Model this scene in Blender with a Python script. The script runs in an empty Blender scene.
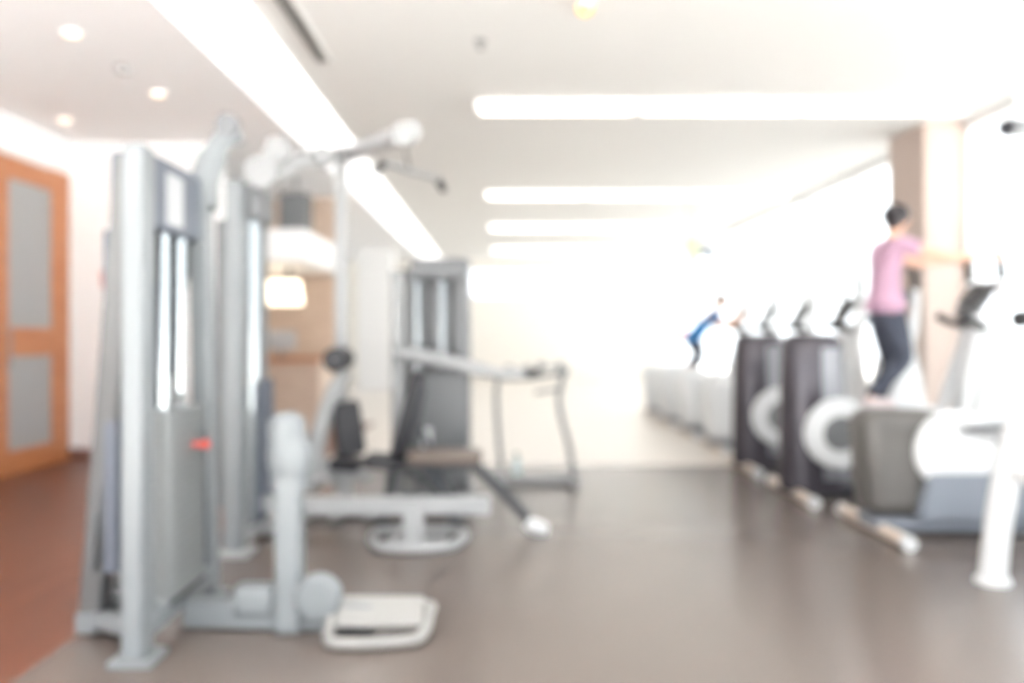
import bpy, bmesh, math, random
from mathutils import Vector, Matrix
random.seed(4)
S = bpy.context.scene
COL = S.collection
V = Vector
F = 850.0; CH = 1.3                     # focal length in pixels, camera height

def W(px, py, d):                       # point at depth d seen at (px, py)
    return V(((px-500)*d/F, d, CH-(py-335)*d/F))

# ------------------------------------------------------------------ materials
def mat(name, col, rough=0.5, metal=0.0, noise=0.0, scale=20.0, emit=None, spec=0.5, bump=0.0):
    m = bpy.data.materials.new(name); m.use_nodes = True
    nt = m.node_tree; b = nt.nodes['Principled BSDF']
    b.inputs['Base Color'].default_value = (*col, 1)
    b.inputs['Roughness'].default_value = rough
    b.inputs['Metallic'].default_value = metal
    b.inputs['Specular IOR Level'].default_value = spec
    if emit:
        b.inputs['Emission Color'].default_value = (*emit[0], 1)
        b.inputs['Emission Strength'].default_value = emit[1]
    if noise or bump:
        tc = nt.nodes.new('ShaderNodeTexCoord'); n = nt.nodes.new('ShaderNodeTexNoise')
        n.inputs['Scale'].default_value = scale; n.inputs['Detail'].default_value = 4
        nt.links.new(tc.outputs['Object'], n.inputs['Vector'])
        if noise:
            r = nt.nodes.new('ShaderNodeMapRange')
            r.inputs['To Min'].default_value = 1-noise; r.inputs['To Max'].default_value = 1+noise
            nt.links.new(n.outputs['Fac'], r.inputs['Value'])
            mx = nt.nodes.new('ShaderNodeMix'); mx.data_type = 'RGBA'; mx.blend_type = 'MULTIPLY'
            mx.inputs['Factor'].default_value = 1
            mx.inputs['A'].default_value = (*col, 1)
            nt.links.new(r.outputs['Result'], mx.inputs['B'])
            nt.links.new(mx.outputs['Result'], b.inputs['Base Color'])
        if bump:
            bp = nt.nodes.new('ShaderNodeBump'); bp.inputs['Strength'].default_value = bump
            bp.inputs['Distance'].default_value = 0.01
            nt.links.new(n.outputs['Fac'], bp.inputs['Height']); nt.links.new(bp.outputs['Normal'], b.inputs['Normal'])
    return m

def wood(name, c1, c2, rough=0.4, scale=(1, 12, 12), plank=None):
    m = bpy.data.materials.new(name); m.use_nodes = True
    nt = m.node_tree; b = nt.nodes['Principled BSDF']
    tc = nt.nodes.new('ShaderNodeTexCoord'); mp = nt.nodes.new('ShaderNodeMapping')
    mp.inputs['Scale'].default_value = scale
    n = nt.nodes.new('ShaderNodeTexNoise'); n.inputs['Scale'].default_value = 1.6; n.inputs['Detail'].default_value = 5
    cr = nt.nodes.new('ShaderNodeValToRGB')
    cr.color_ramp.elements[0].color = (*c1, 1); cr.color_ramp.elements[1].color = (*c2, 1)
    cr.color_ramp.elements[0].position = .3; cr.color_ramp.elements[1].position = .7
    nt.links.new(tc.outputs['Object'], mp.inputs['Vector']); nt.links.new(mp.outputs['Vector'], n.inputs['Vector'])
    nt.links.new(n.outputs['Fac'], cr.inputs['Fac']); nt.links.new(cr.outputs['Color'], b.inputs['Base Color'])
    b.inputs['Roughness'].default_value = rough
    return m

def glassy(name, col, gloss=0.12):      # thin window pane: lets light straight through, reflects a little
    m = bpy.data.materials.new(name); m.use_nodes = True
    nt = m.node_tree; nt.nodes.clear()
    o = nt.nodes.new('ShaderNodeOutputMaterial'); t = nt.nodes.new('ShaderNodeBsdfTransparent')
    g = nt.nodes.new('ShaderNodeBsdfGlossy'); x = nt.nodes.new('ShaderNodeMixShader')
    t.inputs['Color'].default_value = (*col, 1); g.inputs['Roughness'].default_value = .05
    x.inputs['Fac'].default_value = gloss
    nt.links.new(t.outputs[0], x.inputs[1]); nt.links.new(g.outputs[0], x.inputs[2]); nt.links.new(x.outputs[0], o.inputs['Surface'])
    return m

M = dict(
    rubber=mat('rubber_floor', (.155, .125, .111), .27, noise=.18, scale=60, bump=.03, spec=.9),
    woodfloor=wood('wood_floor', (.135, .042, .022), (.19, .064, .034), .38, (9, .8, 1)),
    tile=mat('cream_tile', (.78, .725, .665), .3, noise=.03, scale=3),
    wall=mat('white_paint', (.92, .92, .925), .7, noise=.015, scale=8),
    cream=mat('cream_paint', (.93, .89, .83), .7, noise=.02, scale=4),
    ceil=mat('ceiling_paint', (.78, .775, .765), .8, noise=.01, scale=6),
    soffit=mat('soffit_paint', (.88, .88, .895), .8, noise=.01, scale=6),
    pillar=mat('pink_beige_plaster', (.54, .44, .39), .7, noise=.03, scale=10),
    skirting=mat('brown_skirting', (.20, .10, .08), .5),
    orange=wood('orange_beech', (.50, .18, .065), (.60, .25, .105), .35, (2, 2, 14)),
    panelwood=wood('pale_wood_panel', (.60, .45, .35), (.72, .57, .46), .45, (3, 3, 14)),
    frost=mat('frosted_glass', (.38, .385, .39), .3, noise=.03, scale=3),
    pane=glassy('window_glass', (.97, .98, .98), .06),
    winframe=mat('white_aluminium', (.85, .85, .85), .4),
    frame=mat('silver_white_steel', (.225, .243, .256), .34, noise=.02, scale=30),
    pale=mat('lit_steel', (.40, .41, .42), .34, noise=.02, scale=30),  # frame steel lightened: missing light on the farther machines put into the colour
    shadesteel=mat('shaded_steel', (.135, .138, .142), .38, noise=.02, scale=30),  # frame steel darkened: shade on the rear legs put into the colour
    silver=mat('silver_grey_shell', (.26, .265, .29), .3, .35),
    steel=mat('satin_steel', (.28, .285, .29), .35, .3),
    chrome=mat('bright_chrome', (.48, .52, .54), .2, .85),
    plate=mat('grey_cast_iron', (.25, .265, .27), .38, .15, noise=.06, scale=25),
    cover=mat('blue_grey_plastic', (.105, .12, .155), .4),
    cover2=mat('grey_smoke_plastic', (.15, .155, .165), .35),
    dark=mat('charcoal_plastic', (.035, .035, .045), .45),
    pad=mat('black_vinyl', (.022, .022, .028), .5, noise=.1, scale=40),
    brownpad=mat('brown_black_vinyl', (.16, .125, .105), .35),
    rub=mat('black_rubber', (.03, .03, .033), .7),
    bench=mat('dark_grey_steel', (.05, .055, .062), .4),
    red=mat('red_plastic', (.75, .10, .08), .4),
    label=mat('white_label', (.46, .47, .49), .4),
    foot=mat('pale_plate', (.33, .325, .315), .45, noise=.03, scale=30),
    grey=mat('mid_grey_housing', (.135, .128, .122), .32, .1),
    char=mat('charcoal_housing', (.085, .078, .092), .25, .35),
    white=mat('white_housing', (.72, .735, .75), .35),
    bluegrey=mat('slate_rail', (.23, .255, .30), .4),
    pedal=mat('pedal_rubber', (.10, .10, .11), .6),
    beige=mat('beige_tube', (.68, .58, .50), .4),
    skin=mat('skin', (.80, .47, .34), .5),
    greyhair=mat('grey_brown_hair', (.22, .18, .16), .6, noise=.2, scale=60),
    hair=mat('black_hair', (.022, .018, .022), .5, noise=.3, scale=60),
    pink=mat('pink_lilac_cotton', (.50, .31, .42), .8, noise=.04, scale=50),
    navy=mat('dark_navy_cloth', (.050, .058, .085), .8, noise=.06, scale=50),
    blue=mat('blue_cotton', (.035, .20, .47), .8, noise=.04, scale=50),
    shoe=mat('pale_shoe', (.72, .62, .62), .6),
    lamp=mat('tube_light', (1, 1, 1), .4, emit=((1, .93, .85), 1.1)),
    cove=mat('cove_light', (1, 1, 1), .4, emit=((1, 1, 1), .5)),
    down=mat('downlight_glow', (1, .95, .85), .4, emit=((1, .76, .54), .7)),
    amber=mat('amber_glow', (1, .6, .2), .4, emit=((1, .40, .08), .45)),
    warmlamp=mat('warm_lamp', (1, .95, .85), .4, emit=((1, .85, .62), 1.0)),
    green=mat('pale_green_sign', (.62, .68, .42), .5),
    leaf=mat('leaf_green', (.08, .14, .06), .6),
    bottle=mat('pale_green_bottle', (.62, .74, .74), .15),
    vent=mat('vent_grey', (.10, .10, .095), .6),
    screen=mat('black_screen', (.02, .02, .025), .2),
    pavers=mat('grey_pavers', (.30, .295, .285), .8, noise=.08, scale=2),
    bounce_floor=mat('bounce_paving', (.75, .74, .72), .8),
)

# ------------------------------------------------------------------ mesh building
class B:
    def __init__(s): s.bm = bmesh.new()
    def box(s, x0, x1, y0, y1, z0, z1):
        v = [s.bm.verts.new(c) for c in ((x0,y0,z0),(x1,y0,z0),(x1,y1,z0),(x0,y1,z0),(x0,y0,z1),(x1,y0,z1),(x1,y1,z1),(x0,y1,z1))]
        for f in ((3,2,1,0),(4,5,6,7),(0,1,5,4),(1,2,6,5),(2,3,7,6),(3,0,4,7)): s.bm.faces.new([v[i] for i in f])
        return s
    def bar(s, p, q, w, h, up=(0,0,1)):            # straight rectangular tube
        p, q = V(p), V(q); d = (q-p).normalized(); u = V(up)
        if abs(d.dot(u)) > .95: u = V((0,1,0))
        r = d.cross(u).normalized(); u = r.cross(d).normalized()
        v = []
        for c in (p, q):
            for a, b in ((-1,-1),(1,-1),(1,1),(-1,1)): v.append(s.bm.verts.new(c+r*(a*w/2)+u*(b*h/2)))
        for f in ((3,2,1,0),(4,5,6,7),(0,1,5,4),(1,2,6,5),(2,3,7,6),(3,0,4,7)): s.bm.faces.new([v[i] for i in f])
        return s
    def tube(s, pts, r, seg=14, closed=False, smooth=0, flat=1.0):
        pts = [V(p) for p in pts]
        if smooth: pts = spline(pts, smooth, closed)
        n = len(pts); rs = r if isinstance(r, (list, tuple)) else [r]*n
        if len(rs) != n:
            rs = [rs[0]+(rs[-1]-rs[0])*i/(n-1) if len(rs) == 2 else rs[min(len(rs)-1, round(i*(len(rs)-1)/(n-1)))] for i in range(n)]
        rings = []; prev = None
        for i in range(n):
            a = pts[(i-1) % n] if (closed or i) else pts[0]
            b = pts[(i+1) % n] if (closed or i < n-1) else pts[-1]
            t = (b-a).normalized()
            if prev is None:
                u = V((0,0,1)) if abs(t.z) < .9 else V((0,1,0))
                u = (u-t*u.dot(t)).normalized()
            else:
                u = (prev-t*prev.dot(t)).normalized()
            prev = u; w = t.cross(u)
            rings.append([s.bm.verts.new(pts[i]+(u*math.cos(k*2*math.pi/seg)*flat+w*math.sin(k*2*math.pi/seg))*rs[i]) for k in range(seg)])
        for i in range(n if closed else n-1):
            A, C = rings[i], rings[(i+1) % n]
            for k in range(seg): s.bm.faces.new((A[k], A[(k+1) % seg], C[(k+1) % seg], C[k]))
        if not closed:
            s.bm.faces.new(rings[0][::-1]); s.bm.faces.new(rings[-1])
        return s
    def cyl(s, p, q, r, seg=28): return s.tube([p, q], r, seg)
    def prism(s, pts, axis, a0, a1):               # outline extruded along an axis
        f = {'x': lambda u, v, a: (a, u, v), 'y': lambda u, v, a: (u, a, v), 'z': lambda u, v, a: (u, v, a)}[axis]
        A = [s.bm.verts.new(f(u, v, a0)) for u, v in pts]; C = [s.bm.verts.new(f(u, v, a1)) for u, v in pts]
        n = len(pts); s.bm.faces.new(A[::-1]); s.bm.faces.new(C)
        for i in range(n): s.bm.faces.new((A[i], A[(i+1) % n], C[(i+1) % n], C[i]))
        return s
    def lathe(s, prof, c, axis='z', seg=36):       # prof: (radius, height along the axis)
        c = V(c)
        ax = {'z': (V((1,0,0)), V((0,1,0)), V((0,0,1))), 'y': (V((0,0,1)), V((1,0,0)), V((0,1,0))), 'x': (V((0,1,0)), V((0,0,1)), V((1,0,0)))}[axis]
        rings = []
        for r, h in prof:
            rings.append([s.bm.verts.new(c+ax[0]*(max(r, 1e-4)*math.cos(k*2*math.pi/seg))+ax[1]*(max(r, 1e-4)*math.sin(k*2*math.pi/seg))+ax[2]*h) for k in range(seg)])
        for A, C in zip(rings, rings[1:]):
            for k in range(seg): s.bm.faces.new((A[k], A[(k+1) % seg], C[(k+1) % seg], C[k]))
        s.bm.faces.new(rings[0][::-1]); s.bm.faces.new(rings[-1])
        return s
    def ball(s, c, rx, ry=None, rz=None, rot=None, seg=20):
        ry = ry or rx; rz = rz or rx
        m = Matrix.Translation(V(c)) @ (rot.to_4x4() if rot else Matrix()) @ Matrix.Diagonal((rx, ry, rz, 1))
        bmesh.ops.create_uvsphere(s.bm, u_segments=seg, v_segments=max(8, seg*2//3), radius=1, matrix=m)
        return s
    def pad(s, p, q, w, t, up=(0,0,1)):            # upholstered pad: rounded in plan and section
        p, q = V(p), V(q); d = (q-p).normalized(); r = d.cross(V(up)).normalized(); u = r.cross(d).normalized()
        L = (q-p).length; m = Matrix((r, d, u)).transposed().to_4x4(); m.translation = (p+q)/2
        o = rrect(w, L, min(w, L)*.22)
        rings = []
        for k, (sc, h) in enumerate(((.93, -.5), (1, -.3), (1, .25), (.96, .43), (.86, .5))):
            rings.append([s.bm.verts.new(m @ V((x*sc, y*(1-(1-sc)*w/L), h*t))) for x, y in o])
        n = len(o)
        for A, C in zip(rings, rings[1:]):
            for k in range(n): s.bm.faces.new((A[k], A[(k+1) % n], C[(k+1) % n], C[k]))
        s.bm.faces.new(rings[0][::-1]); s.bm.faces.new(rings[-1])
        return s
    def build(s, name, m, parent=None, bevel=0.0, smooth=True, seg=2):
        me = bpy.data.meshes.new(name)
        bmesh.ops.recalc_face_normals(s.bm, faces=s.bm.faces)
        top = parent
        while top is not None and top.parent is not None: top = top.parent
        if top is not None: bmesh.ops.translate(s.bm, verts=s.bm.verts, vec=-top.location)
        s.bm.to_mesh(me); s.bm.free()
        me.materials.append(m)
        o = bpy.data.objects.new(name, me); COL.objects.link(o)
        if parent is not None: o.parent = parent
        if smooth:
            for p in me.polygons: p.use_smooth = True
            try: me.set_sharp_from_angle(angle=math.radians(38))
            except Exception: pass
        if bevel:
            b = o.modifiers.new('bevel', 'BEVEL'); b.width = bevel; b.segments = seg; b.limit_method = 'ANGLE'; b.angle_limit = math.radians(40)
        return o

def rrect(w, h, r, n=5):
    o = []
    for cx, cy, a in ((w/2-r, h/2-r, 0), (-w/2+r, h/2-r, 90), (-w/2+r, -h/2+r, 180), (w/2-r, -h/2+r, 270)):
        for k in range(n+1):
            t = math.radians(a+90*k/n); o.append((cx+r*math.cos(t), cy+r*math.sin(t)))
    return o

def spline(pts, k, closed=False):                  # Catmull-Rom through the points
    n = len(pts); out = []
    g = lambda i: pts[i % n] if closed else pts[max(0, min(n-1, i))]
    for i in range(n if closed else n-1):
        p0, p1, p2, p3 = g(i-1), g(i), g(i+1), g(i+2)
        for j in range(k):
            t = j/k
            out.append(.5*((2*p1)+(p2-p0)*t+(2*p0-5*p1+4*p2-p3)*t*t+(3*p1-p0-3*p2+p3)*t**3))
    if not closed: out.append(pts[-1])
    return out

def sp2(pts, k=5): return [(p.x, p.y) for p in spline([V((a, b, 0)) for a, b in pts], k, True)]

def tag(o, label, cat, group=None):
    o['label'] = label; o['category'] = cat
    if group: o['group'] = group
    return o
def thing(name, loc, label, cat, group=None):
    o = bpy.data.objects.new(name, None); COL.objects.link(o); o.location = loc; o.empty_display_size = .1
    return tag(o, label, cat, group)
def struct(o): o['kind'] = 'structure'; return o
def part_empty_free(o): return o
def copy_tree(o, parent=None, off=None):
    c = o.copy(); COL.objects.link(c)
    if parent is not None: c.parent = parent
    for ch in list(o.children): copy_tree(ch, c)
    if off is not None: c.location = o.location + V(off)
    return c

# ------------------------------------------------------------------ the room
XL, XR, YB, YF = -4.55, 4.62, -1.6, 24.0
ZC, ZS = 3.43, 3.33
struct(B().box(-1.83, XR, YB, 8.5, -.12, 0).build('floor_rubber', M['rubber'], smooth=False))
struct(B().box(XL, -1.83, YB, 12.6, -.12, 0).build('floor_wood', M['woodfloor'], smooth=False))
struct(B().box(-1.83, XR, 8.5, YF, -.12, .0).build('floor_tile', M['tile'], smooth=False))
struct(B().box(XL, -1.83, 12.6, YF, -.12, .0).build('floor_edge', M['tile'], smooth=False))
struct(B().box(-1.43, XR, YB, YF, ZC, ZC+.15).build('ceiling', M['ceil'], smooth=False))
struct(B().box(XL, -2.1, YB, YF, ZS, ZS+.25).build('ceiling_soffit', M['soffit'], smooth=False))
struct(B().box(XL-.15, XL, YB, 6.3, 0, ZS).box(XL-.15, XL, 8.95, 12.75, 0, ZS).box(XL-.15, XL, 6.3, 8.95, 2.98, ZS).box(XL-.15, XL-.05, 6.3, 8.95, -.1, 2.98).build('wall_left', M['wall'], smooth=False))  # last box: unseen backing added behind the doors to block sun leaks
struct(B().box(XL, -2.95, 9.0, 9.15, 0, ZS).build('wall_middle', M['wall'], smooth=False))
struct(B().box(XL, -2.95, 8.98, 9.0, 0, .10).build('baseboard_middle', M['skirting'], smooth=False))
struct(B().box(XL, -2.3, 12.6, 12.75, 0, ZS).build('wall_reception', M['panelwood'], smooth=False))
struct(B().box(XL-.15, XL, 12.75, YF, 0, ZS).build('wall_corridor', M['wall'], smooth=False))
# far wall with one long high window
x0, x1, z0, z1 = -.9, 3.95, 2.34, 3.15
struct(B().box(XL, XR, YF, YF+.15, 0, z0).box(XL, XR, YF, YF+.15, z1, ZC+.2).box(XL, x0, YF, YF+.15, z0, z1).box(x1, XR, YF, YF+.15, z0, z1).build('wall_far', M['cream'], smooth=False))
w = struct(B().box(x0, x1, YF+.07, YF+.08, z0, z1).build('window_1', M['pane'], smooth=False))
fr = B().box(x0, x1, YF-.01, YF+.12, z0, z0+.06).box(x0, x1, YF-.01, YF+.12, z1-.06, z1)
for k in range(5):
    xx = x0+(x1-x0)*k/4; fr.box(xx-.03, xx+.03, YF-.01, YF+.12, z0, z1)
fr.build('window_frame', M['winframe'], w, smooth=False)
# right wall: floor to header windows between slim piers
ZH = 3.41
struct(B().box(XR, XR+.2, YB, YF, ZH, ZC+.15).box(XR, XR+.2, YB, YF, -.12, .12).build('wall_right', M['wall'], smooth=False))
bays = [(-1.6, 2.2), (2.2, 5.4), (5.4, 8.5), (9.28, 13), (13, 16.7), (16.7, 20.4), (20.4, 24)]
for i, (a, b) in enumerate(bays):
    w = struct(B().box(XR+.09, XR+.10, a, b, .12, ZH).build('window_%d' % (i+2), M['pane'], smooth=False))
    fr = B()
    for yy in (a+.03, (a+b)/2, b-.03): fr.box(XR+.03, XR+.15, yy-.03, yy+.03, .12, ZH)
    fr.box(XR+.03, XR+.15, a, b, .12, .18).box(XR+.03, XR+.15, a, b, ZH-.06, ZH)
    fr.build('window_frame', M['winframe'], w, smooth=False)
struct(B().box(4.25, XR+.2, 8.5, 9.28, 0, ZC).build('pillar_right', M['pillar'], smooth=False))
struct(B().box(XR+.2, 40, YB, 50, -.6, -.5).build('terrace_outside', M['pavers'], smooth=False))
struct(B().box(-30, 40, -30, YB, -.6, -.5).build('bounce_ground_outside', M['bounce_floor'], smooth=False))  # unseen bright ground, added to bounce sunlight onto ceiling and soffit

struct(B().box(-3.35, -2.52, 20.0, 20.5, 0, ZS).build('pillar_left', M['wall'], smooth=False))

# wooden glazed doors in the left wall
for i, (a, b) in enumerate(((7.68, 8.95), (6.35, 7.66))):
    d = B()
    d.box(XL-.04, XL+.02, a, a+.16, 0, 2.96).box(XL-.04, XL+.02, b-.32, b, 0, 2.98)
    d.box(XL-.04, XL+.02, a+.16, b-.32, 2.76, 2.96).box(XL-.04, XL+.02, a+.16, b-.32, 1.10, 1.37).box(XL-.04, XL+.02, a+.16, b-.32, 0, .22)
    dr = struct(d.build('door_%d' % (i+1), M['orange'], smooth=False, bevel=.006))
    B().box(XL-.02, XL-.005, a+.15, b-.3, 1.36, 2.78).box(XL-.02, XL-.005, a+.15, b-.3, .2, 1.12).build('glass_panel', M['frost'], dr, smooth=False)
    B().tube([(XL+.02, a+.08, 1.0), (XL+.08, a+.08, 1.0), (XL+.08, a+.08, 1.35), (XL+.02, a+.08, 1.35)], .012, 10).build('door_handle', M['steel'], dr)

# reception: canopy, desk, lamp, hung box
struct(B().box(-3.9, -2.3, 10.0, 12.59, 2.18, 2.55).build('trim_1', M['wall'], smooth=False))
t = thing('reception_desk', (-3.1, 11.6, 0), 'pale wooden reception desk with an orange worktop before the wood wall', 'desk')
B().box(-3.9, -2.4, 11.3, 11.36, 0, .95).box(-3.9, -3.84, 11.36, 12.2, 0, .95).box(-2.46, -2.4, 11.36, 12.2, 0, .95).build('desk_front', M['panelwood'], t, .008, False)
B().box(-3.95, -2.36, 11.2, 11.6, .95, 1.0).build('worktop', M['orange'], t, .01, False)
B().box(-3.84, -2.46, 11.6, 12.2, .70, .74).build('shelf', M['panelwood'], t, .006, False)
t = thing('desk_monitor', (-2.95, 11.4, 1.0), 'small pale monitor standing on the wooden reception desk', 'monitor')
B().box(-3.16, -2.74, 11.40, 11.43, 1.10, 1.36).build('screen', M['label'], t, .01, False)
B().box(-3.05, -2.85, 11.36, 11.48, 1.0, 1.015).bar((-2.95, 11.425, 1.01), (-2.95, 11.425, 1.15), .05, .02).build('stand', M['steel'], t, .004, False)
t = thing('pendant_lamp', (-2.93, 11.2, 2.18), 'warm glowing box lamp with black stem hung under the white canopy', 'lamp')
B().cyl((-2.78, 11.2, 2.18), (-2.78, 11.2, 2.0), .035, 14).build('stem', M['dark'], t)
B().prism([(-3.25, 1.70), (-2.62, 1.70), (-2.66, 2.02), (-3.21, 2.02)], 'y', 11.05, 11.35).build('lamp_shade', M['warmlamp'], t, .02, False)
t = thing('loudspeaker', (-2.62, 10.9, 3.33), 'grey box loudspeaker hung from the ceiling above the reception canopy', 'loudspeaker')
B().box(-2.80, -2.42, 10.75, 11.0, 2.60, 3.10).build('cabinet', M['vent'], t, .02, False)
B().box(-2.78, -2.44, 10.735, 10.75, 2.62, 3.08).build('speaker_grille', M['cover2'], t, .006, False)
B().cyl((-2.61, 10.88, 3.10), (-2.61, 10.88, 3.33), .02, 12).build('hanger', M['steel'], t)
t = thing('fire_alarm', (-4.12, 9.0, 1.85), 'small red alarm box with dark centre on the white wall by the orange doors', 'fire alarm')
B().box(-4.20, -4.05, 8.95, 9.0, 1.80, 1.98).build('case', M['red'], t, .01, False)
B().lathe([(.045, 0), (.045, -.02), (.03, -.03)], (-4.125, 8.95, 1.88), 'y', 20).build('call_button', M['dark'], t)

# ceiling lights
for r, yy in enumerate((7.8, 12.66, 16.45, 20.8, 3.4, -.7)):  # rows nearer than the visible ones are unseen, added to brighten the room
    rowname = ('nearest visible row', 'second visible row', 'third visible row', 'farthest row', 'unseen added fill row above the front weight tower', 'unseen added fill row behind the camera')[r]
    for k in range(3):
        a = -.23+1.5*k
        t = thing('ceiling_light', (a+.75, yy, ZC), 'white strip light in the %s, %s of three' % (rowname, ('left', 'middle', 'right')[k]), 'ceiling light', 'strip lights in rows across the ceiling')
        B().box(a+.01, a+1.49, yy-.10, yy+.10, ZC-.035, ZC).box(a+.01, a+.03, yy-.09, yy+.09, ZC-.09, ZC-.02).box(a+1.47, a+1.49, yy-.09, yy+.09, ZC-.09, ZC-.02).build('frame', M['winframe'], t, smooth=False)
        B().prism([(yy+u, ZC-.06+v) for u, v in rrect(.20, .05, .02)], 'x', a+.05, a+1.45).build('diffuser', M['lamp'], t, smooth=False)
tag(B().box(-2.08, -1.62, YB+.1, 23.5, ZC-.025, ZC).build('cove_light', M['cove'], smooth=False), 'long white cove light running along the edge of the lower left ceiling', 'ceiling light')
struct(B().box(-2.1, -1.43, YB, YF, ZC+.0, ZC+.15).build('ceiling_cove', M['ceil'], smooth=False))
def downlight(x, y, z, label, m=M['down']):
    t = thing('downlight', (x, y, z), label, 'downlight', 'round downlights in the lower left ceiling')
    B().lathe([(.075, 0), (.078, -.012), (.058, -.014), (.055, 0)], (x, y, z), 'z', 28).build('trim_ring', M['soffit'], t)
    B().lathe([(.054, -.006), (.05, -.018), (.02, -.022)], (x, y, z), 'z', 24).build('lamp_lens', m, t)
for y, lb in ((5.7, 'nearest warm round downlight of the row over the front weight tower'), (7.13, 'second warm round downlight from the camera, over the front weight tower'),
              (10.0, 'warm round downlight seen just above the second weight tower'), (12.86, 'small far warm downlight between the hung grey speaker and the tall post')):
    downlight(-2.87, y, ZS, lb)
downlight(-4.1, 8.0, ZS, 'warm round downlight nearest the orange wooden doors')
tag(B().lathe([(.06, 0), (.065, -.02), (.05, -.045), (.02, -.05)], (-2.85, 6.43, ZS), 'z', 24).build('smoke_detector', M['frost']), 'pale round smoke detector between two downlights in the left ceiling', 'smoke detector')
t = thing('ceiling_vent', (-1.33, 5.9, ZC), 'long dark slot air vent in the ceiling beside the cove light', 'air vent')
B().box(-1.42, -1.30, 4.6, 6.6, ZC-.015, ZC).build('frame', M['ceil'], t, smooth=False)
v = B()
for k in range(3): v.box(-1.405+.03*k, -1.385+.03*k, 4.63, 6.57, ZC-.02, ZC-.014)
v.build('slot', M['vent'], t, smooth=False)
t = thing('amber_lamp', (.545, 5.45, ZC), 'small amber lamp on the ceiling at the top edge of the photo', 'lamp')
B().lathe([(.06, 0), (.06, -.02)], (.545, 5.45, ZC), 'z', 24).build('base', M['winframe'], t)
B().lathe([(.05, -.02), (.05, -.05), (.03, -.075), (.005, -.08)], (.545, 5.45, ZC), 'z', 24).build('lamp_cover', M['amber'], t)
tag(B().lathe([(.045, 0), (.045, -.01), (.015, -.015), (.012, -.05), (.03, -.055), (.03, -.06)], (-.14, 6.15, ZC), 'z', 20).build('sprinkler', M['steel']), 'small grey sprinkler head on the ceiling in front of the nearest light row', 'sprinkler')
t = thing('security_camera', (3.66, 6.0, ZC), 'dark camera hung from the ceiling at the right edge', 'camera')
B().cyl((3.66, 6.0, ZC), (3.66, 6.0, 2.82), .02, 12).build('stem', M['winframe'], t)
B().tube([(3.52, 5.9, 2.74), (3.80, 6.06, 2.77)], .065, 20).build('camera_body', M['cover2'], t)
B().tube([(3.515, 5.897, 2.7395), (3.49, 5.885, 2.737)], .05, 20).build('lens', M['dark'], t)
t = thing('hanging_sign', (3.05, 13.5, ZC), 'narrow pale yellow-green sign hung from the ceiling before the far windows', 'sign')
B().box(2.96, 3.14, 13.48, 13.51, 2.42, 2.85).build('board', M['green'], t, .005, False)
B().cyl((2.99, 13.495, 2.85), (2.99, 13.495, ZC), .006, 8).cyl((3.11, 13.495, 2.85), (3.11, 13.495, ZC), .006, 8).build('cord', M['steel'], t)
t = thing('ceiling_monitor', (3.38, 13.8, ZC), 'small blue-grey monitor hung from the ceiling beside the pale sign', 'monitor')
B().box(3.24, 3.50, 13.78, 13.82, 2.56, 2.74).build('screen', M['bluegrey'], t, .01, False)
B().cyl((3.37, 13.8, 2.74), (3.37, 13.8, ZC), .012, 10).build('stem', M['winframe'], t)

# ------------------------------------------------------------------ weight towers
def stack(t, cx, cy, z0, n, w, d, ph, mplate, pin=True):      # d along Y, w along X
    st = B().cyl((cx, cy, z0+.02), (cx, cy, z0+n*ph+.14), .016, 14)
    st = st.box(cx-w*.3, cx+w*.3, cy-d*.18, cy+d*.18, z0+n*ph+.015, z0+n*ph+.055).build('weight_stack', M['steel'], t, .004)
    first = None
    for k in range(n):
        if first is None:
            o = rrect(w, d, .03)
            first = B().prism([(cx+a, cy+b) for a, b in o], 'z', z0, z0+ph-.005).build('weight_plate', mplate, st, .004)
            tp = first
        else:
            c = first.copy(); COL.objects.link(c); c.parent = st; c.location = V((0, 0, k*ph))
    if pin: B().cyl((cx+w/2-.02, cy+d*.12, z0+n*ph*.78), (cx+w/2+.045, cy+d*.12, z0+n*ph*.78), .013, 14).ball((cx+w/2+.055, cy+d*.12, z0+n*ph*.78), .022).build('selector_pin', M['red'], st)

# --- front tower with low row foot plate
t = thing('weight_tower', (-1.45, 3.8, 0), 'silver weight tower nearest the camera, with a tall grey plate stack and a foot plate', 'weight machine')
B().bar((-1.45, 3.4, 0.02), (-1.47, 3.46, 2.07), .085, .13, (0, 1, 0)).build('upright', M['frame'], t, .012)
B().bar((-1.44, 4.2, 0.02), (-1.46, 4.14, 2.02), .09, .12, (0, 1, 0)).build('upright', M['frame'], t, .012)
B().box(-1.53, -1.36, 3.30, 3.49, 0, .025).build('foot_pad', M['frame'], t, .006)
B().box(-1.52, -1.36, 4.11, 4.30, 0, .025).build('foot_pad', M['frame'], t, .006)
B().bar((-1.45, 3.46, .13), (-1.45, 4.15, .13), .09, .10).build('base_beam', M['frame'], t, .01)
B().bar((-1.50, 3.47, 2.03), (-1.78, 3.72, .02), .10, .11, (0, 1, 0)).build('rear_leg', M['shadesteel'], t, .012)
B().bar((-1.50, 4.10, 2.03), (-1.78, 4.02, .02), .10, .11, (0, 1, 0)).build('rear_leg', M['shadesteel'], t, .012)
B().bar((-1.78, 3.64, .06), (-1.78, 4.10, .06), .09, .09).bar((-1.76, 3.70, .07), (-1.48, 3.48, .10), .07, .07).build('base_brace', M['frame'], t, .01)
B().prism([(-1.60, 1.74), (-1.74, .30), (-1.72, .30), (-1.58, 1.74)], 'y', 3.58, 4.08).build('back_cover', M['cover2'], t, .004, False)
B().box(-1.61, -1.435, 3.50, 4.09, 1.74, 2.06).build('top_cap', M['cover'], t, .02)
B().box(-1.436, -1.431, 3.66, 3.84, 1.78, 2.00).build('instruction_panel', M['label'], t, smooth=False)
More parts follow.
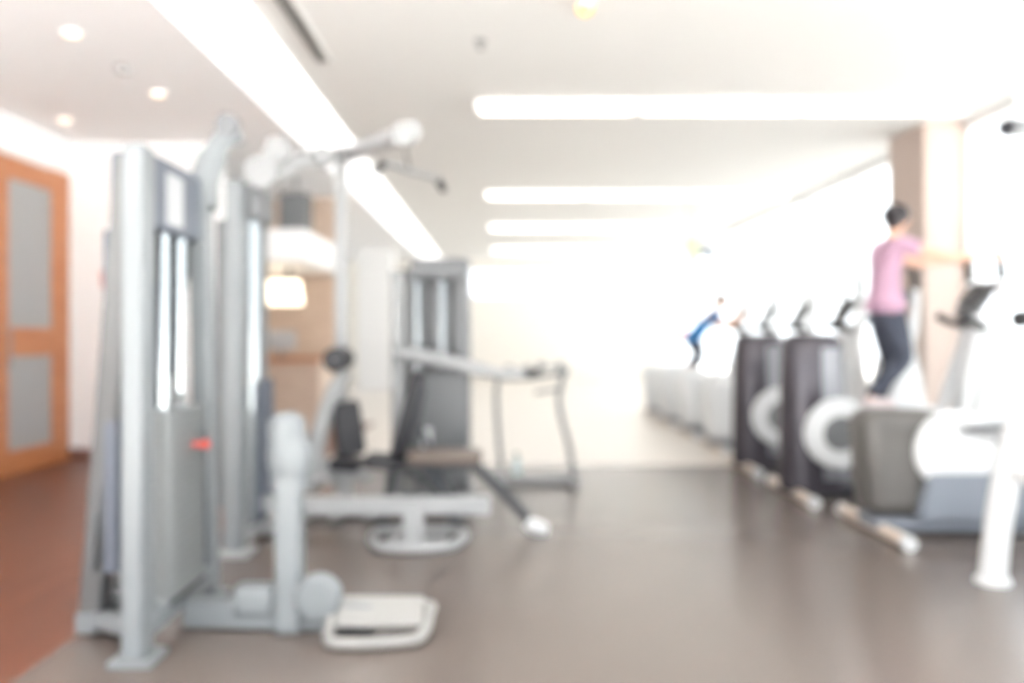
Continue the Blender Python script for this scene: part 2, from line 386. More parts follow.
B().box(-1.66, -1.60, 3.55, 4.10, .3, 1.74).build('cover_panel', M['cover'], t, .01, False)
stack(t, -1.475, 3.83, .17, 20, .15, .42, .0405, M['plate'])
for yy in (3.72, 3.91): B().cyl((-1.475, yy, .14), (-1.475, yy, 1.76), .026, 18).build('guide_rod', M['chrome'], t)
B().box(-1.55, -1.40, 3.62, 4.05, .135, .165).build('stack_cushion', M['rub'], t, .008)
# low post and pulley housing, floor beam and foot plate
B().bar((-1.40, 3.80, .065), (-.55, 3.74, .065), .10, .12).build('floor_beam', M['frame'], t, .012)
B().bar((-.92, 3.74, 0), (-.935, 3.77, .66), .11, .13, (0, 1, 0)).build('low_post', M['frame'], t, .014)
B().tube([(-.935, 3.77, .62), (-.935, 3.78, .76), (-.955, 3.80, .88), (-.965, 3.82, .94)], [.085, .10, .085, .06], 20, smooth=4, flat=.8).build('post_head', M['frame'], t)
B().lathe([(.02, -.05), (.085, -.045), (.10, -.03), (.075, 0), (.10, .03), (.085, .045), (.02, .05)], (-.79, 3.70, .16), 'y', 32).build('pulley', M['frame'], t)
B().box(-1.18, -.98, 3.71, 3.83, .05, .20).build('pulley_housing', M['frame'], t, .04)
B().tube([(-.72, 3.74, .10), (-.72, 3.56, .035), (-.64, 3.50, .03), (-.39, 3.53, .03), (-.325, 3.59, .04), (-.31, 3.70, .09), (-.335, 3.76, .105), (-.66, 3.75, .11)], .024, 14, closed=True, smooth=5).build('foot_loop', M['foot'], t)
B().bar((-.70, 3.69, .10), (-.335, 3.69, .10), .17, .02, (0, -.55, 1)).build('foot_plate', M['foot'], t, .008)
# high pulley arm
B().tube([(-1.46, 4.14, 1.92), (-1.45, 4.20, 2.10), (-1.40, 4.28, 2.28), (-1.33, 4.34, 2.32)], [.085, .075, .06, .05], 18, smooth=5, flat=.75).build('pulley_arm', M['frame'], t)
B().lathe([(.015, -.025), (.058, -.022), (.048, 0), (.058, .022), (.015, .025)], (-1.36, 4.25, 2.35), 'y', 28).build('high_pulley', M['cover2'], t)
B().cyl((-1.475, 3.815, 1.06), (-1.475, 3.815, 1.78), .005, 8).build('cable', M['rub'], t)

# --- second tower (lat pulldown) behind the first
t = thing('lat_pulldown', (-1.5, 5.2, 0), 'silver pulldown tower behind the front tower, with a long top beam and tall post', 'weight machine')
B().bar((-1.58, 5.05, .02), (-1.58, 5.09, 2.22), .10, .13, (0, 1, 0)).build('upright', M['frame'], t, .012)
B().bar((-1.55, 5.50, .02), (-1.55, 5.48, 2.20), .08, .09, (0, 1, 0)).build('upright', M['cover2'], t, .012)
B().box(-1.66, -1.47, 4.93, 5.16, 0, .03).build('foot_pad', M['pale'], t, .008)
B().bar((-1.58, 5.1, .09), (-1.55, 5.50, .09), .09, .10).build('base_beam', M['pale'], t, .01)
B().box(-1.64, -1.46, 5.12, 5.50, 2.0, 2.22).build('top_cap', M['cover2'], t, .03)
B().box(-1.72, -1.66, 5.14, 5.48, .25, 2.0).build('cover_panel', M['cover2'], t, .01, False)
B().box(-1.50, -1.47, 5.20, 5.54, .15, 1.02).build('side_cover', M['cover'], t, .015, False)
stack(t, -1.57, 5.29, .16, 16, .12, .26, .042, M['plate'], False)
for yy in (5.20, 5.31): B().cyl((-1.525, yy, .14), (-1.525, yy, 2.02), .022, 18).build('guide_rod', M['chrome'], t)
pts = [W(262, 182, 5.15), W(300, 160, 5.7), W(343, 155, 6.4), W(372, 146, 5.8), W(412, 131, 5.0)]
B().tube(pts, .055, 16, smooth=6, flat=1.1).build('top_beam', M['pale'], t)
B().lathe([(.015, -.03), (.10, -.028), (.085, 0), (.10, .028), (.015, .03)], W(262, 172, 5.1), 'y', 30).build('pulley', M['steel'], t)
B().lathe([(.015, -.03), (.085, -.028), (.07, 0), (.085, .028), (.015, .03)], W(278, 150, 5.2), 'y', 30).build('pulley', M['steel'], t)
B().lathe([(.015, -.03), (.075, -.028), (.06, 0), (.075, .028), (.015, .03)], W(322, 157, 5.85), 'y', 30).build('pulley', M['steel'], t)
B().lathe([(.015, -.03), (.07, -.028), (.055, 0), (.07, .028), (.015, .03)], W(404, 134, 4.97), 'y', 30).build('pulley', M['steel'], t)
B().bar((-1.20, 6.42, 0), (-1.195, 6.40, 2.66), .085, .10, (0, 1, 0)).build('tall_post', M['pale'], t, .01)
B().bar((-1.55, 5.50, .06), (-1.20, 6.42, .06), .09, .10).build('base_beam', M['pale'], t, .01)
# raised beam with its foot
B().bar(W(312, 506, 5.25), W(490, 505, 5.25), .11, .105).bar((-1.55, 5.30, .25), (-1.10, 5.25, .25), .09, .10).build('raised_beam', M['pale'], t, .012)
B().bar((-.53, 5.22, .02), (-.53, 5.23, .22), .12, .12, (0, 1, 0)).build('beam_post', M['pale'], t, .012)
B().tube([(-.76, 5.50, .035), (-.77, 5.20, .03), (-.66, 5.06, .03), (-.40, 5.06, .03), (-.26, 5.20, .03), (-.27, 5.50, .035)], .03, 14, closed=True, smooth=5).build('foot_loop', M['pale'], t)
B().prism([(-.70+.10*math.cos(a)*0, 5.15) for a in (0,)]+[(-.34, 5.15), (-.32, 5.45), (-.70, 5.45)], 'z', .02, .045).build('foot_plate', M['pale'], t, .006, False)
B().cyl(W(404, 141, 4.97), W(409, 168, 5.0), .006, 8).build('cable', M['rub'], t)
a, b = W(376, 161, 4.71), W(444, 181, 5.32)
d = (b-a)
t = thing('pulldown_bar', tuple((a+b)/2), 'grey pulldown bar hanging from the end of the long top beam', 'exercise bar')
B().tube([a-V((0,0,.05)), a+d*.12, a+d*.5, a+d*.88, b-V((0,0,.05))], .017, 12, smooth=5).build('bar', M['steel'], t)
B().tube([a-V((0,0,.055)), a+d*.10], .023, 12).build('grip', M['rub'], t)
B().tube([b-V((0,0,.055)), a+d*.90], .023, 12).build('grip', M['rub'], t)

# --- seated press with black pads, left of the centre
t = thing('leg_machine', (-1.2, 6.2, 0), 'silver leg machine with a slanted arm, black roller and round black pad', 'weight machine')
B().tube([W(346, 372, 6.1), W(330, 400, 6.1), W(318, 440, 6.1), W(308, 490, 6.1)], [.06, .075, .085, .09], 18, smooth=5, flat=.8).build('slanted_arm', M['pale'], t)
c = W(339, 359, 6.1)
B().tube([c+V((0, -.17, 0)), c+V((0, -.16, 0)), c+V((0, .16, 0)), c+V((0, .17, 0))], [.06, .085, .085, .06], 22).build('roller_pad', M['pad'], t)
B().cyl(c+V((0, -.2, 0)), c+V((0, .24, 0)), .018, 12).build('roller_bar', M['steel'], t)
a, b = W(344, 404, 6.15), W(352, 452, 6.15)
B().pad(a+V((0, .0, .02)), b+V((0, 0, -.02)), .20, .15, (.35, -1, .25)).build('back_pad', M['pad'], t)
B().pad(W(332, 462, 6.15), W(362, 464, 6.15), .30, .08).build('seat_pad', M['pad'], t)
B().bar(W(318, 462, 6.1), W(372, 478, 6.1), .08, .08).bar(W(345, 470, 6.1), V((-1.10, 6.1, .03)), .09, .09, (0, 1, 0)).build('seat_frame', M['pale'], t, .01)
B().bar((-1.20, 6.1, .05), (-.90, 6.1, .05), .10, .09).bar((-1.14, 5.85, .04), (-1.14, 6.32, .04), .08, .07).bar((-.90, 5.85, .04), (-.90, 6.32, .04), .08, .07).build('base_frame', M['steel'], t, .01)
B().tube([W(300, 478, 6.1), W(318, 480, 6.05), W(330, 478, 6.0)], .05, 16).build('counterweight', M['pale'], t)

# --- centre tower
t = thing('cable_tower', (-.54, 6.85, 0), 'dark grey weight tower at centre behind the benches, with a pale press arm', 'weight machine')
B().prism([(-.70, 6.62), (-.28, 6.62), (-.24, 6.72), (-.24, 7.05), (-.70, 7.05)], 'z', 1.74, 1.90).build('top_cap', M['cover2'], t, .02)
B().bar((-.80, 6.68, .02), (-.80, 6.68, 1.78), .10, .10, (0, 1, 0)).build('upright', M['steel'], t, .012)
B().bar((-.29, 6.68, .02), (-.29, 6.68, 1.76), .09, .10, (0, 1, 0)).build('upright', M['cover2'], t, .012)
B().bar((-.86, 6.70, 1.76), (-.60, 6.70, 1.78), .10, .08).build('top_beam', M['cover2'], t, .012)
B().box(-.85, -.24, 7.0, 7.05, .1, 1.75).build('cover_panel', M['steel'], t, .01, False)
B().box(-.66, -.24, 6.60, 6.64, .12, 1.02).build('front_cover', M['cover2'], t, .02, False)
B().box(-.61, -.53, 6.592, 6.60, .42, .58).build('label_plate', M['white'], t, smooth=False)
stack(t, -.56, 6.80, .14, 16, .36, .16, .05, M['plate'], False)
for xx in (-.66, -.46): B().cyl((xx, 6.76, .12), (xx, 6.76, 1.75), .024, 16).build('guide_rod', M['chrome'], t)
B().bar((-.57, 6.70, 1.0), (-.57, 6.70, 1.76), .05, .03, (0, 1, 0)).bar((-.39, 6.70, 1.0), (-.39, 6.70, 1.76), .045, .03, (0, 1, 0)).build('centre_strut', M['dark'], t, .006)
B().bar((-.86, 6.72, .06), (-.2, 6.72, .06), .12, .10).bar((-.82, 6.5, .04), (-.82, 7.2, .04), .09, .08).bar((-.26, 6.5, .04), (-.26, 7.2, .04), .09, .08).build('base_frame', M['steel'], t, .01)
B().tube([W(396, 352, 6.5), W(430, 358, 6.45), W(465, 366, 6.4), W(500, 374, 6.4), W(524, 374, 6.45)], [.05, .055, .055, .045, .04], 16, smooth=5).build('press_arm', M['pale'], t)
B().tube([W(522, 374, 6.45), W(540, 372, 6.46)], .03, 14).build('grip', M['rub'], t)
B().bar(W(398, 352, 6.5), (-.80, 6.66, 1.17), .07, .09).build('arm_bracket', M['frame'], t, .01)

# --- upright bench chair
t = thing('upright_bench', (-.7, 5.95, 0), 'black upright bench with a steep backrest in front of the centre tower', 'exercise bench')
B().pad(W(397, 455, 5.95), W(420, 372, 5.95), .30, .085, (-1, 0, .25)).build('backrest', M['pad'], t)
B().pad(W(366, 459, 5.9), W(404, 463, 5.9), .34, .075).build('seat', M['pad'], t)
B().bar(W(412, 446, 5.99), W(424, 385, 5.99), .05, .05).bar(W(385, 467, 5.95), W(442, 463, 5.95), .06, .06).bar(W(436, 462, 5.95), W(419, 425, 5.97), .04, .04).build('frame', M['bench'], t, .006)
B().bar(W(392, 467, 5.95), V((-.80, 5.95, .04)), .06, .06, (0, 1, 0)).build('leg', M['bench'], t, .006)
B().bar(W(436, 465, 5.95), V((-.28, 5.95, .04)), .06, .06, (0, 1, 0)).build('leg', M['bench'], t, .006)
B().bar((-.80, 5.72, .03), (-.80, 6.2, .03), .06, .05).bar((-.28, 5.72, .03), (-.28, 6.2, .03), .06, .05).build('base_bar', M['bench'], t, .006)
# --- flat bench
t = thing('flat_bench', (-.2, 5.65, 0), 'flat bench with a brown-black pad and splayed dark legs, one with a white foot', 'exercise bench')
B().pad(W(408, 456, 5.62), W(482, 456, 5.62), .28, .075).build('seat_pad', M['brownpad'], t)
B().bar(W(404, 466, 5.62), W(478, 464, 5.62), .07, .05).build('frame', M['bench'], t, .006)
B().tube([W(472, 463, 5.62), W(488, 478, 5.62), W(510, 500, 5.60), W(530, 521, 5.58)], .036, 14, smooth=4).build('leg', M['bench'], t)
lg = B().tube([W(422, 463, 5.62), W(434, 482, 5.62), W(448, 504, 5.62), W(456, 526, 5.62)], .034, 14, smooth=4).build('leg', M['bench'], t)
B().tube([W(441, 464, 5.62), W(440, 478, 5.62), W(440, 494, 5.62)], .03, 14).build('strut', M['bench'], t)
p = W(532, 524, 5.57)
B().tube([p+V((-.03, 0, .01)), V((.245, 5.55, .04)), V((.31, 5.53, .035))], [.045, .05, .035], 16, smooth=3).build('foot_cap', M['white'], t)
B().bar((-.33, 5.54, .03), (-.33, 5.70, .03), .06, .06).build('foot_bar', M['bench'], t, .01)

# --- dip stand behind
t = thing('weight_rack', (.32, 7.45, 0), 'thin grey rack with bowed legs standing to the right of the benches', 'rack')
B().tube([(.02, 7.4, .05), (-.02, 7.4, .5), (-.03, 7.4, .80), (.0, 7.4, .97)], .022, 12, smooth=6).build('leg', M['steel'], t)
B().tube([(.64, 7.4, .05), (.60, 7.4, .35), (.53, 7.4, .62), (.52, 7.4, .82), (.58, 7.4, 1.02)], .026, 12, smooth=6).build('leg', M['steel'], t)
B().bar((-.06, 7.4, .035), (.68, 7.4, .035), .07, .07).bar((.02, 7.15, .025), (.02, 7.7, .025), .06, .05).bar((.64, 7.15, .025), (.64, 7.7, .025), .06, .05).build('base', M['steel'], t, .008)
B().tube([(-.06, 7.4, .95), (.25, 7.4, .93), (.60, 7.4, .98)], .022, 12, smooth=5).build('rail', M['steel'], t)
B().tube([(.30, 7.36, .80), (.56, 7.36, .84)], .016, 10).build('rail', M['steel'], t)
def dumbbell(x, y, z, label):
    t = thing('dumbbell', (x, y, z), label, 'dumbbell', 'dumbbells on the thin rack')
    B().cyl((x-.06, y, z), (x+.06, y, z), .015, 12).build('handle', M['chrome'], t)
    for s in (-1, 1): B().lathe([(.02, -.03), (.042, -.026), (.042, .026), (.02, .03)], (x+s*.085, y, z), 'x', 20).build('weight_head', M['steel'], t)
dumbbell(.16, 7.4, 1.002, 'grey dumbbell on the left half of the thin rack rail')
dumbbell(.44, 7.4, 1.03, 'grey dumbbell nearer the right end of the thin rack rail')
t = thing('water_bottle', (.15, 7.62, 0), 'pale green water bottle on the floor beside the thin rack', 'bottle')
B().lathe([(.034, 0), (.04, .01), (.04, .15), (.034, .18), (.016, .20), (.016, .215)], (.15, 7.62, 0), 'z', 24).build('body', M['bottle'], t)
B().lathe([(.019, .213), (.019, .24), (.016, .243)], (.15, 7.62, 0), 'z', 20).build('cap', M['leaf'], t)

# ------------------------------------------------------------------ cross trainers
def arc(cx, cz, r, a0, a1, n=10): return [(cx+r*math.cos(math.radians(a0+(a1-a0)*k/n)), cz+r*math.sin(math.radians(a0+(a1-a0)*k/n))) for k in range(n+1)]
def cross_trainer(loc, label, tall, body, accent, column):
    x, y, _ = loc
    t = thing('cross_trainer', loc, label, 'cross trainer', 'cross trainers in a row by the windows')
    if tall:
        o = [(x+.02, .06), (x+.52, .06), (x+.54, .20), (x+.49, .75), (x+.45, 1.30), (x+.06, 1.30)]
    else:
        o = arc(x+.10, .70, .12, 180, 90, 5)+[(x+.45, .81)]+arc(x+.62, .58, .20, 80, 0, 6)+[(x+.86, .30), (x+.88, .13), (x+.02, .13)]
    if tall:
        hb = B(); rings = []
        for z, sw_, cx_ in ((.06, .97, .275), (.12, 1, .275), (.5, .985, .272), (.9, .93, .265), (1.2, .88, .258), (1.26, .84, .258), (1.295, .74, .258), (1.31, .55, .258)):
            rings.append([hb.bm.verts.new((x+cx_+u*sw_, y+v*(.7+.3*sw_ if z < 1.25 else sw_), z)) for u, v in rrect(.54, .36, .175, 9)])
        for A_, C_ in zip(rings, rings[1:]):
            for k in range(len(A_)): hb.bm.faces.new((A_[k], A_[(k+1) % len(A_)], C_[(k+1) % len(A_)], C_[k]))
        hb.bm.faces.new(rings[0][::-1]); hb.bm.faces.new(rings[-1])
        hb.build('rear_housing', M[body], t)
        sb = B(); rings = []  # lighter grey slab standing in for the gradient on the housing's right half
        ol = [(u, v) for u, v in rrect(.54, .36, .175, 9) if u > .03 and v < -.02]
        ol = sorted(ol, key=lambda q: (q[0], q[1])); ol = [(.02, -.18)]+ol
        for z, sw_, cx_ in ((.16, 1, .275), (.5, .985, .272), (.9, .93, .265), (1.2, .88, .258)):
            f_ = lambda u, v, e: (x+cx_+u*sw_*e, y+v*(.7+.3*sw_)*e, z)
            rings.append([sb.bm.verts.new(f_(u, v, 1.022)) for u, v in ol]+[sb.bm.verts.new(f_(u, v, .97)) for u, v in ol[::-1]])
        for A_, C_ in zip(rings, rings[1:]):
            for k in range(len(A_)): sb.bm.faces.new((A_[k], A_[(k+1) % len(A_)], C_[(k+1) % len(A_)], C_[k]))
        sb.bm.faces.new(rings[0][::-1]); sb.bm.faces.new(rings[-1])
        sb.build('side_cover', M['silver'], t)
    else:
        B().prism(o, 'y', y-.17, y+.17).build('rear_housing', M[body], t, .09, seg=6)
    wx, wz, R_ = (x+.405, .53, .275) if tall else (x+.535, .56, .262)
    for s in (-1, 1):
        wh = B().lathe([(R_*.5, 0), (R_*.92, 0), (R_, .015), (R_, .04), (R_*.93, .06), (R_*.6, .065)] if s > 0 else [(R_*.6, -.065), (R_*.93, -.06), (R_, -.04), (R_, -.015), (R_*.92, 0), (R_*.5, 0)], (wx, y+s*.17, wz), 'y', 40).build('crank_wheel', M['white'], t)
        B().lathe([(.02, s*.05), (R_*.5, s*.062), (R_*.48, s*.075), (.02, s*.08)], (wx, y+s*.17, wz), 'y', 32).build('hub', M['dark' if not tall else 'cover2'] if tall else M['white'], wh)
    # base
    B().bar((x+.06, y, .075), (x+1.75, y, .075), .30, .09).build('base_rail', M['bluegrey' if not tall else 'dark'], t, .015)
    cb = B().cyl((x+.10, y-.46, .045), (x+.10, y+.46, .045), .04, 18).build('rear_foot', M['beige'], t)
    for s in (-1, 1): B().cyl((x+.10, y+s*.46, .045), (x+.10, y+s*.52, .045), .045, 18).build('end_cap', M['white'], cb)
    B().cyl((x+1.70, y-.40, .045), (x+1.70, y+.40, .045), .04, 18).build('front_foot', M['beige'], t)
    # lower side shell
    if not tall:
        for s in (-1, 1): B().prism([(x+.28, .13), (x+1.30, .13), (x+1.24, .30), (x+.98, .42), (x+.36, .42)], 'y', y+s*.17, y+s*.26).build('side_shell', M[accent], t, .015)
    # front column, console
    B().prism(sp2([(x+1.42, .10), (x+1.84, .10), (x+1.84, .60), (x+1.76, 1.05), (x+1.66, 1.40), (x+1.55, 1.40), (x+1.46, 1.05), (x+1.40, .60)], 4), 'y', y-.09, y+.09).build('front_column', M[column], t, .03)
    cs = B().bar((x+1.50, y, 1.46), (x+1.68, y, 1.72), .34, .05, (-1, 0, .7)).build('console', M['cover2'], t, .015)
    B().bar((x+1.525, y, 1.535), (x+1.625, y, 1.68), .24, .012, (-1, 0, .7)).build('screen', M['screen'], cs, smooth=False).location = (-.026, 0, .018)
    for s in (-1, 1): B().tube([(x+1.60, y+s*.09, 1.36), (x+1.48, y+s*.16, 1.40), (x+1.36, y+s*.17, 1.46)], .032, 12, smooth=4).build('fixed_handle', M['rub'], t)
    for s, ph in ((-1, 70), (1, 250)):
        yy = y+s*.26; a = math.radians(ph)
        cx, cz = wx+.20*math.cos(a), wz+.17*math.sin(a)
        px_ = x+.74 if s < 0 else x+.95
        pz = .715 if s < 0 else .575
        pa = B().tube([(cx, yy, cz), (px_, yy, pz-.035), (x+1.38, yy, .50)], .026, 14, smooth=5).cyl((cx, yy-s*.06, cz), (cx, yy+s*.03, cz), .03, 16).build('pedal_arm', M[column], t)
        B().bar((px_-.18, yy, pz), (px_+.18, yy, pz), .14, .03).build('pedal', M['pedal'], pa, .012)
        # swinging handle
        sw = B().tube([(x+1.38, yy, .48), (x+1.52, yy, .95), (x+1.62, yy-s*.02, 1.30), (x+1.66, yy-s*.03, 1.62), (x+1.65, yy-s*.04, 1.86)], [.042, .042, .04, .034, .028], 14, smooth=6).build('swing_arm', M[column], t)
        B().tube([(x+1.662, yy-s*.032, 1.70), (x+1.65, yy-s*.04, 1.88), (x+1.63, yy-s*.05, 1.96)], .032, 12, smooth=4).build('grip', M['rub'], sw)
    return t
X0 = 2.32
cross_trainer((X0+.045, 5.62, 0), 'grey cross trainer nearest the camera, low rounded housing with a white disc', False, 'grey', 'bluegrey', 'white')
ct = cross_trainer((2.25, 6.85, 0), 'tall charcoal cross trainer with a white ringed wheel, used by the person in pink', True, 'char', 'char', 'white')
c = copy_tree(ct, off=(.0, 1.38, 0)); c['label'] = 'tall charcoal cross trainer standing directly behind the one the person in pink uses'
cw = cross_trainer((X0, 9.6, 0), 'white cross trainer just behind the second tall charcoal one', False, 'white', 'dark', 'white')
for k, lb in enumerate(('white cross trainer second behind the tall charcoal ones', 'white cross trainer in front of the one used by the person in blue', 'white cross trainer at the far end, used by the person in blue')):
    c = copy_tree(cw, off=(0, 1.37*(k+1), 0)); c['label'] = lb

# --- white curved frame machine at the right edge
t = thing('arched_machine', (2.75, 4.5, 0), 'white curved steel frame machine at the right edge, nearest the camera', 'exercise machine')
for yy in (4.46, 3.88):
    B().tube([(2.585, yy, .02), (2.62, yy, .35), (2.695, yy, .72), (2.81, yy, 1.08), (2.96, yy, 1.42), (3.13, yy, 1.68), (3.35, yy, 1.82)], [.068, .068, .068, .066, .064, .062, .06], 18, smooth=6).build('curved_leg', M['white'], t)
    B().lathe([(.088, 0), (.088, .02), (.075, .035)], (2.585, yy, 0), 'z', 28).build('foot_pad', M['white'], t)
    B().tube([(3.35, yy, 1.82), (3.58, yy, 1.70), (3.66, yy, 1.3), (3.68, yy, .02)], .06, 16, smooth=6).build('rear_leg', M['white'], t)
B().cyl((2.665, 4.46, .58), (2.665, 3.88, .58), .035, 14).build('cross_bar', M['white'], t)
B().bar((2.66, 4.40, .60), (3.66, 4.40, .60), .07, .08).build('side_bar', M['white'], t, .012)
B().cyl((2.94, 4.46, 1.38), (2.94, 3.88, 1.38), .03, 14).build('cross_bar', M['white'], t)
B().pad((2.95, 4.18, .68), (3.5, 4.18, .68), .34, .08).build('seat_pad', M['pad'], t)
B().tube([(2.94, 4.46, 1.40), (2.80, 4.43, 1.395), (2.68, 4.40, 1.38)], .045, 14).build('grip', M['rub'], t)

# ------------------------------------------------------------------ people
def skin_mesh(name, chains, m, parent, sub=2, extra=None):
    """chains: lists of (point, rx, ry); a point equal to an earlier one joins there. The first vertex is the root."""
    verts, edges, rad = [], [], []
    def idx(p, r):
        for i, q in enumerate(verts):
            if (q-p).length < 1e-4: return i
        verts.append(p); rad.append(r); return len(verts)-1
    for ch in chains:
        last = None
        for p, rx, ry in ch:
            i = idx(V(p), (rx, ry))
            if last is not None and last != i: edges.append((last, i))
            last = i
    me = bpy.data.meshes.new(name+'_skeleton'); me.from_pydata([tuple(v) for v in verts], edges, [])
    o = bpy.data.objects.new(name+'_skeleton', me); COL.objects.link(o)
    sk = o.modifiers.new('skin', 'SKIN'); sk.use_smooth_shade = True; sk.branch_smoothing = .6
    if not me.skin_vertices: me.attributes.new
    sv = me.skin_vertices[0].data
    for i, r in enumerate(rad): sv[i].radius = r; sv[i].use_root = (i == 0)
    ss = o.modifiers.new('sub', 'SUBSURF'); ss.levels = sub; ss.render_levels = sub
    dg = bpy.context.evaluated_depsgraph_get(); dg.update()
    nm = bpy.data.meshes.new_from_object(o.evaluated_get(dg)); nm.name = name
    bpy.data.objects.remove(o)
    b = B(); b.bm.from_mesh(nm); bpy.data.meshes.remove(nm)
    if extra: extra(b)
    return b.build(name, m, parent)

def person(root, hip, chest, neck, head, arms, legs, mats, face, sleeve=.45):
    """arms: (shoulder, elbow, wrist, hand_dir); legs: (hip, knee, ankle, toe)."""
    k = lambda p, r, q=None: (V(p), r, q or r)
    hip, chest, neck, head = V(hip), V(chest), V(neck), V(head)
    waist = hip.lerp(chest, .45)
    ch = [[k(hip, .09, .115), k(waist, .10, .125), k(chest, .108, .145), k(chest.lerp(neck, .6), .070, .10), k(neck, .052), k(neck.lerp(head, .45), .056), k(head, .088, .078), k(head+V((0, 0, .075)), .07, .065)]]
    for sh, el, wr, hd in arms:
        sh, el, wr, hd = V(sh), V(el), V(wr), V(hd)
        c2 = chest.lerp(neck, .6)
        ch.append([k(c2, .070, .10), k(sh, .05), k(sh.lerp(el, .5), .047), k(el, .038), k(el.lerp(wr, .4), .038), k(wr, .026), k(wr+hd*.05, .034, .02), k(wr+hd*.085, .034, .018)])
    for h, kn, an, toe in legs:
        h, kn, an, toe = V(h), V(kn), V(an), V(toe)
        ch.append([k(hip, .09, .115), k(h, .062), k(h.lerp(kn, .5), .070), k(kn, .055), k(kn.lerp(an, .35), .056), k(an, .036), k(an+(toe-an)*.4+V((0, 0, -.03)), .036), k(toe, .032, .026)])
    def extra(b):
        fx = V(face).normalized(); sd = V((-fx.y, fx.x, 0)).normalized()
        for sh, el, wr, hd in arms:            # fingers curled round the handle, thumb from the side of the palm
            wr, hd = V(wr), V(hd).normalized()
            across = V((0, 1, 0)); across = (across-hd*across.dot(hd)).normalized(); curl = hd.cross(across)
            if curl.z > 0: curl = -curl
            for j, (o, L) in enumerate(((-.030, .062), (-.010, .072), (.010, .068), (.029, .052))):
                p0 = wr+hd*.075+across*o; p1 = p0+hd*L*.5+curl*.010; p2 = p1+hd*L*.15+curl*L*.45; p3 = p2-hd*L*.35+curl*L*.15
                b.tube([p0, p1, p2, p3], [.0095, .009, .0085, .007], 8, smooth=3)
            p0 = wr+hd*.03-across*.03
            b.tube([p0, p0+hd*.025-across*.022+curl*.012, p0+hd*.05-across*.02+curl*.035], [.011, .010, .008], 8, smooth=3)
        hc = head+V((0, 0, .02))
        b.ball(hc+fx*.098+V((0, 0, -.02)), .017, .014, .024, seg=10)                 # nose
        for s in (-1, 1): b.ball(hc+sd*(s*.080)+V((0, 0, -.02)), .018, .012, .032, seg=10)   # ears
        b.ball(hc+fx*.085+V((0, 0, -.065)), .012, .026, .008, seg=10)                # mouth
    body = skin_mesh('body', ch, mats['skin'], root, 2, extra)
    fx = V(face).normalized(); sd = V((-fx.y, fx.x, 0))
    hc = head+V((0, 0, .035))
    for s in (-1, 1): B().ball(hc+fx*.086+sd*(s*.03)+V((0, 0, -.012)), .010, seg=10).build('eye', M['dark'], root)
    # hair: cap over the crown and back
    b = B()
    b.ball(hc-fx*.020+V((0, 0, .022)), .108, .098, .100, seg=22)
    b.ball(hc-fx*.055+V((0, 0, -.025)), .070, .078, .072, seg=16)
    b.build('hair', mats['hair'], root)
    # shirt
    sc = [[k(hip+V((0, 0, -.10)), .172, .212), k(hip, .160, .200), k(hip.lerp(waist, .5), .132, .170), k(waist, .124, .158), k(chest, .135, .180), k(chest.lerp(neck, .6), .112, .155), k(chest.lerp(neck, .9), .078, .085)]]
    for sh, el, wr, hd in arms:
        sh, el = V(sh), V(el)
        sc.append([k(chest.lerp(neck, .6), .112, .155), k(sh, .084), k(sh.lerp(el, sleeve*.6), .070), k(sh.lerp(el, sleeve), .068)])
    skin_mesh('shirt', sc, mats['shirt'], root)
    tc = [[k(hip, .150, .185), k(hip+V((0, 0, .09)), .135, .170)]]
    for h, kn, an, toe in legs:
        h, kn, an = V(h), V(kn), V(an)
        tc.append([k(hip, .150, .185), k(h, .135), k(h.lerp(kn, .5), .105), k(kn, .08), k(kn.lerp(an, .4), .070), k(kn.lerp(an, 1.02), .058)])
    skin_mesh('trousers', tc, mats['trousers'], root)
    for h, kn, an, toe in legs:
        an, toe = V(an), V(toe); d = (toe-an); d.z = 0; d.normalize()
        s = B().tube([an+V((0, 0, -.035))-d*.05, an+V((0, 0, -.045)), an+V((0, 0, -.055))+d*.10, V((toe.x, toe.y, toe.z))+d*.03], [.038, .050, .046, .030], 16, smooth=4).build('shoe', mats['shoe'], root)

y = 6.85
r = thing('person', (3.13, y, .6), 'person in a pink shirt and dark trousers standing on a cross trainer, arms held forward', 'person')
person(r, (3.10, y, 1.55), (3.10, y, 1.86), (3.16, y, 2.085), (3.205, y+.01, 2.205),
       [((3.13, y-.19, 2.02), (3.47, y-.27, 1.90), (3.77, y-.255, 1.925), (1, .0, .0)), ((3.13, y+.19, 2.02), (3.47, y+.27, 1.90), (3.77, y+.255, 1.925), (1, .0, .0))],
       [((3.10, y-.10, 1.48), (3.17, y-.19, 1.11), (2.87, y-.26, .82), (3.02, y-.26, .765)), ((3.11, y+.10, 1.48), (3.24, y+.18, 1.06), (3.13, y+.26, .68), (3.28, y+.26, .625))],
       dict(skin=M['skin'], hair=M['hair'], shirt=M['pink'], trousers=M['navy'], shoe=M['shoe']), (.75, .65, 0))
y = 9.6+1.37*3
r = thing('person', (3.2, y, .6), 'person in a blue top leaning forward on a far white cross trainer', 'person')
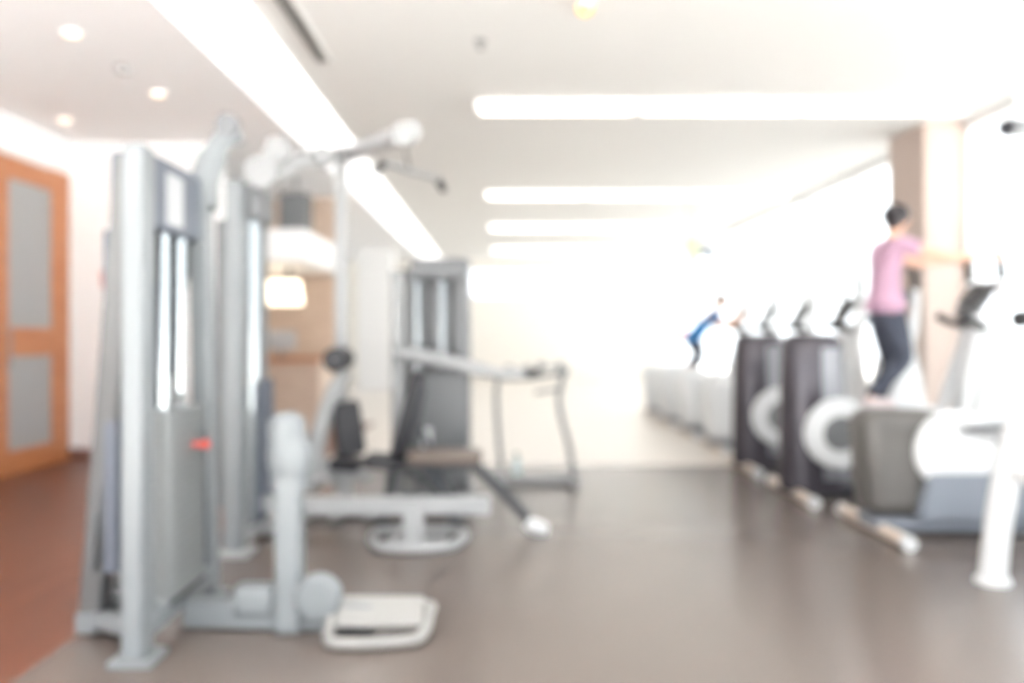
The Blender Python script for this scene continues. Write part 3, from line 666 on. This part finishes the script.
person(r, (3.10, y, 1.24), (3.36, y, 1.55), (3.52, y, 1.72), (3.60, y, 1.82),
       [((3.43, y-.18, 1.63), (3.58, y-.25, 1.43), (3.83, y-.235, 1.58), (.7, 0, .6)), ((3.43, y+.18, 1.63), (3.58, y+.25, 1.43), (3.83, y+.235, 1.58), (.7, 0, .6))],
       [((3.10, y-.10, 1.20), (3.20, y-.2, 1.02), (2.96, y-.26, .82), (3.11, y-.26, .765)), ((3.11, y+.10, 1.20), (3.28, y+.18, .95), (3.16, y+.26, .68), (3.31, y+.26, .625))],
       dict(skin=M['skin'], hair=M['greyhair'], shirt=M['blue'], trousers=M['navy'], shoe=M['shoe']), (1, -.1, -.2), sleeve=.5)
t = thing('floor_sign', (4.05, 20.0, 0), 'small red sign on a thin pale post, far off by the windows', 'sign')
B().box(3.93, 4.37, 19.98, 20.02, 1.28, 1.42).build('board', M['red'], t, .01, False)
B().cyl((4.15, 20.0, 0), (4.15, 20.0, 2.35), .035, 14).build('post', M['green'], t)
B().lathe([(.18, 0), (.18, .02), (.04, .04)], (4.15, 20.0, 0), 'z', 24).build('base', M['steel'], t)

# ------------------------------------------------------------------ light, camera
w = bpy.data.worlds.new('sky'); S.world = w; w.use_nodes = True
bg = w.node_tree.nodes['Background']; bg.inputs['Color'].default_value = (.93, .97, 1, 1); bg.inputs['Strength'].default_value = 1.15
sl = bpy.data.lights.new('sun', 'SUN'); sl.energy = 24; sl.angle = math.radians(1); sl.color = (1, .97, .92)
so = bpy.data.objects.new('sun', sl); COL.objects.link(so); so.rotation_euler = (0, math.radians(-40), 0)   # over the roof, onto the terrace
def portal(name, loc, rot, sx, sy):
    l = bpy.data.lights.new(name, 'AREA'); l.shape = 'RECTANGLE'; l.size = sx; l.size_y = sy
    l.cycles.is_portal = True
    o = bpy.data.objects.new(name, l); COL.objects.link(o); o.location = loc; o.rotation_euler = rot
portal('daylight_portal', (XR+.25, 11.2, 1.65), (0, math.radians(90), 0), 3.1, 25.6)
portal('daylight_portal', (0, YB-.05, 1.65), (math.radians(90), 0, 0), 9.4, 3.4)

cam = bpy.data.cameras.new('camera'); co = bpy.data.objects.new('camera', cam); COL.objects.link(co)
co.location = (0, 0, CH); co.rotation_euler = (math.radians(90), 0, 0)
cam.sensor_width = 36; cam.lens = 36*F/1024
cam.shift_x = 12/1024; cam.shift_y = -6.5/1024
cam.clip_start = .05
cam.dof.use_dof = True; cam.dof.focus_distance = 1.0; cam.dof.aperture_fstop = 1.65
S.camera = co
vs = S.view_settings
vs.view_transform = 'Standard'; vs.look = 'None'; vs.gamma = 1; vs.use_curve_mapping = False; vs.exposure = 1.66
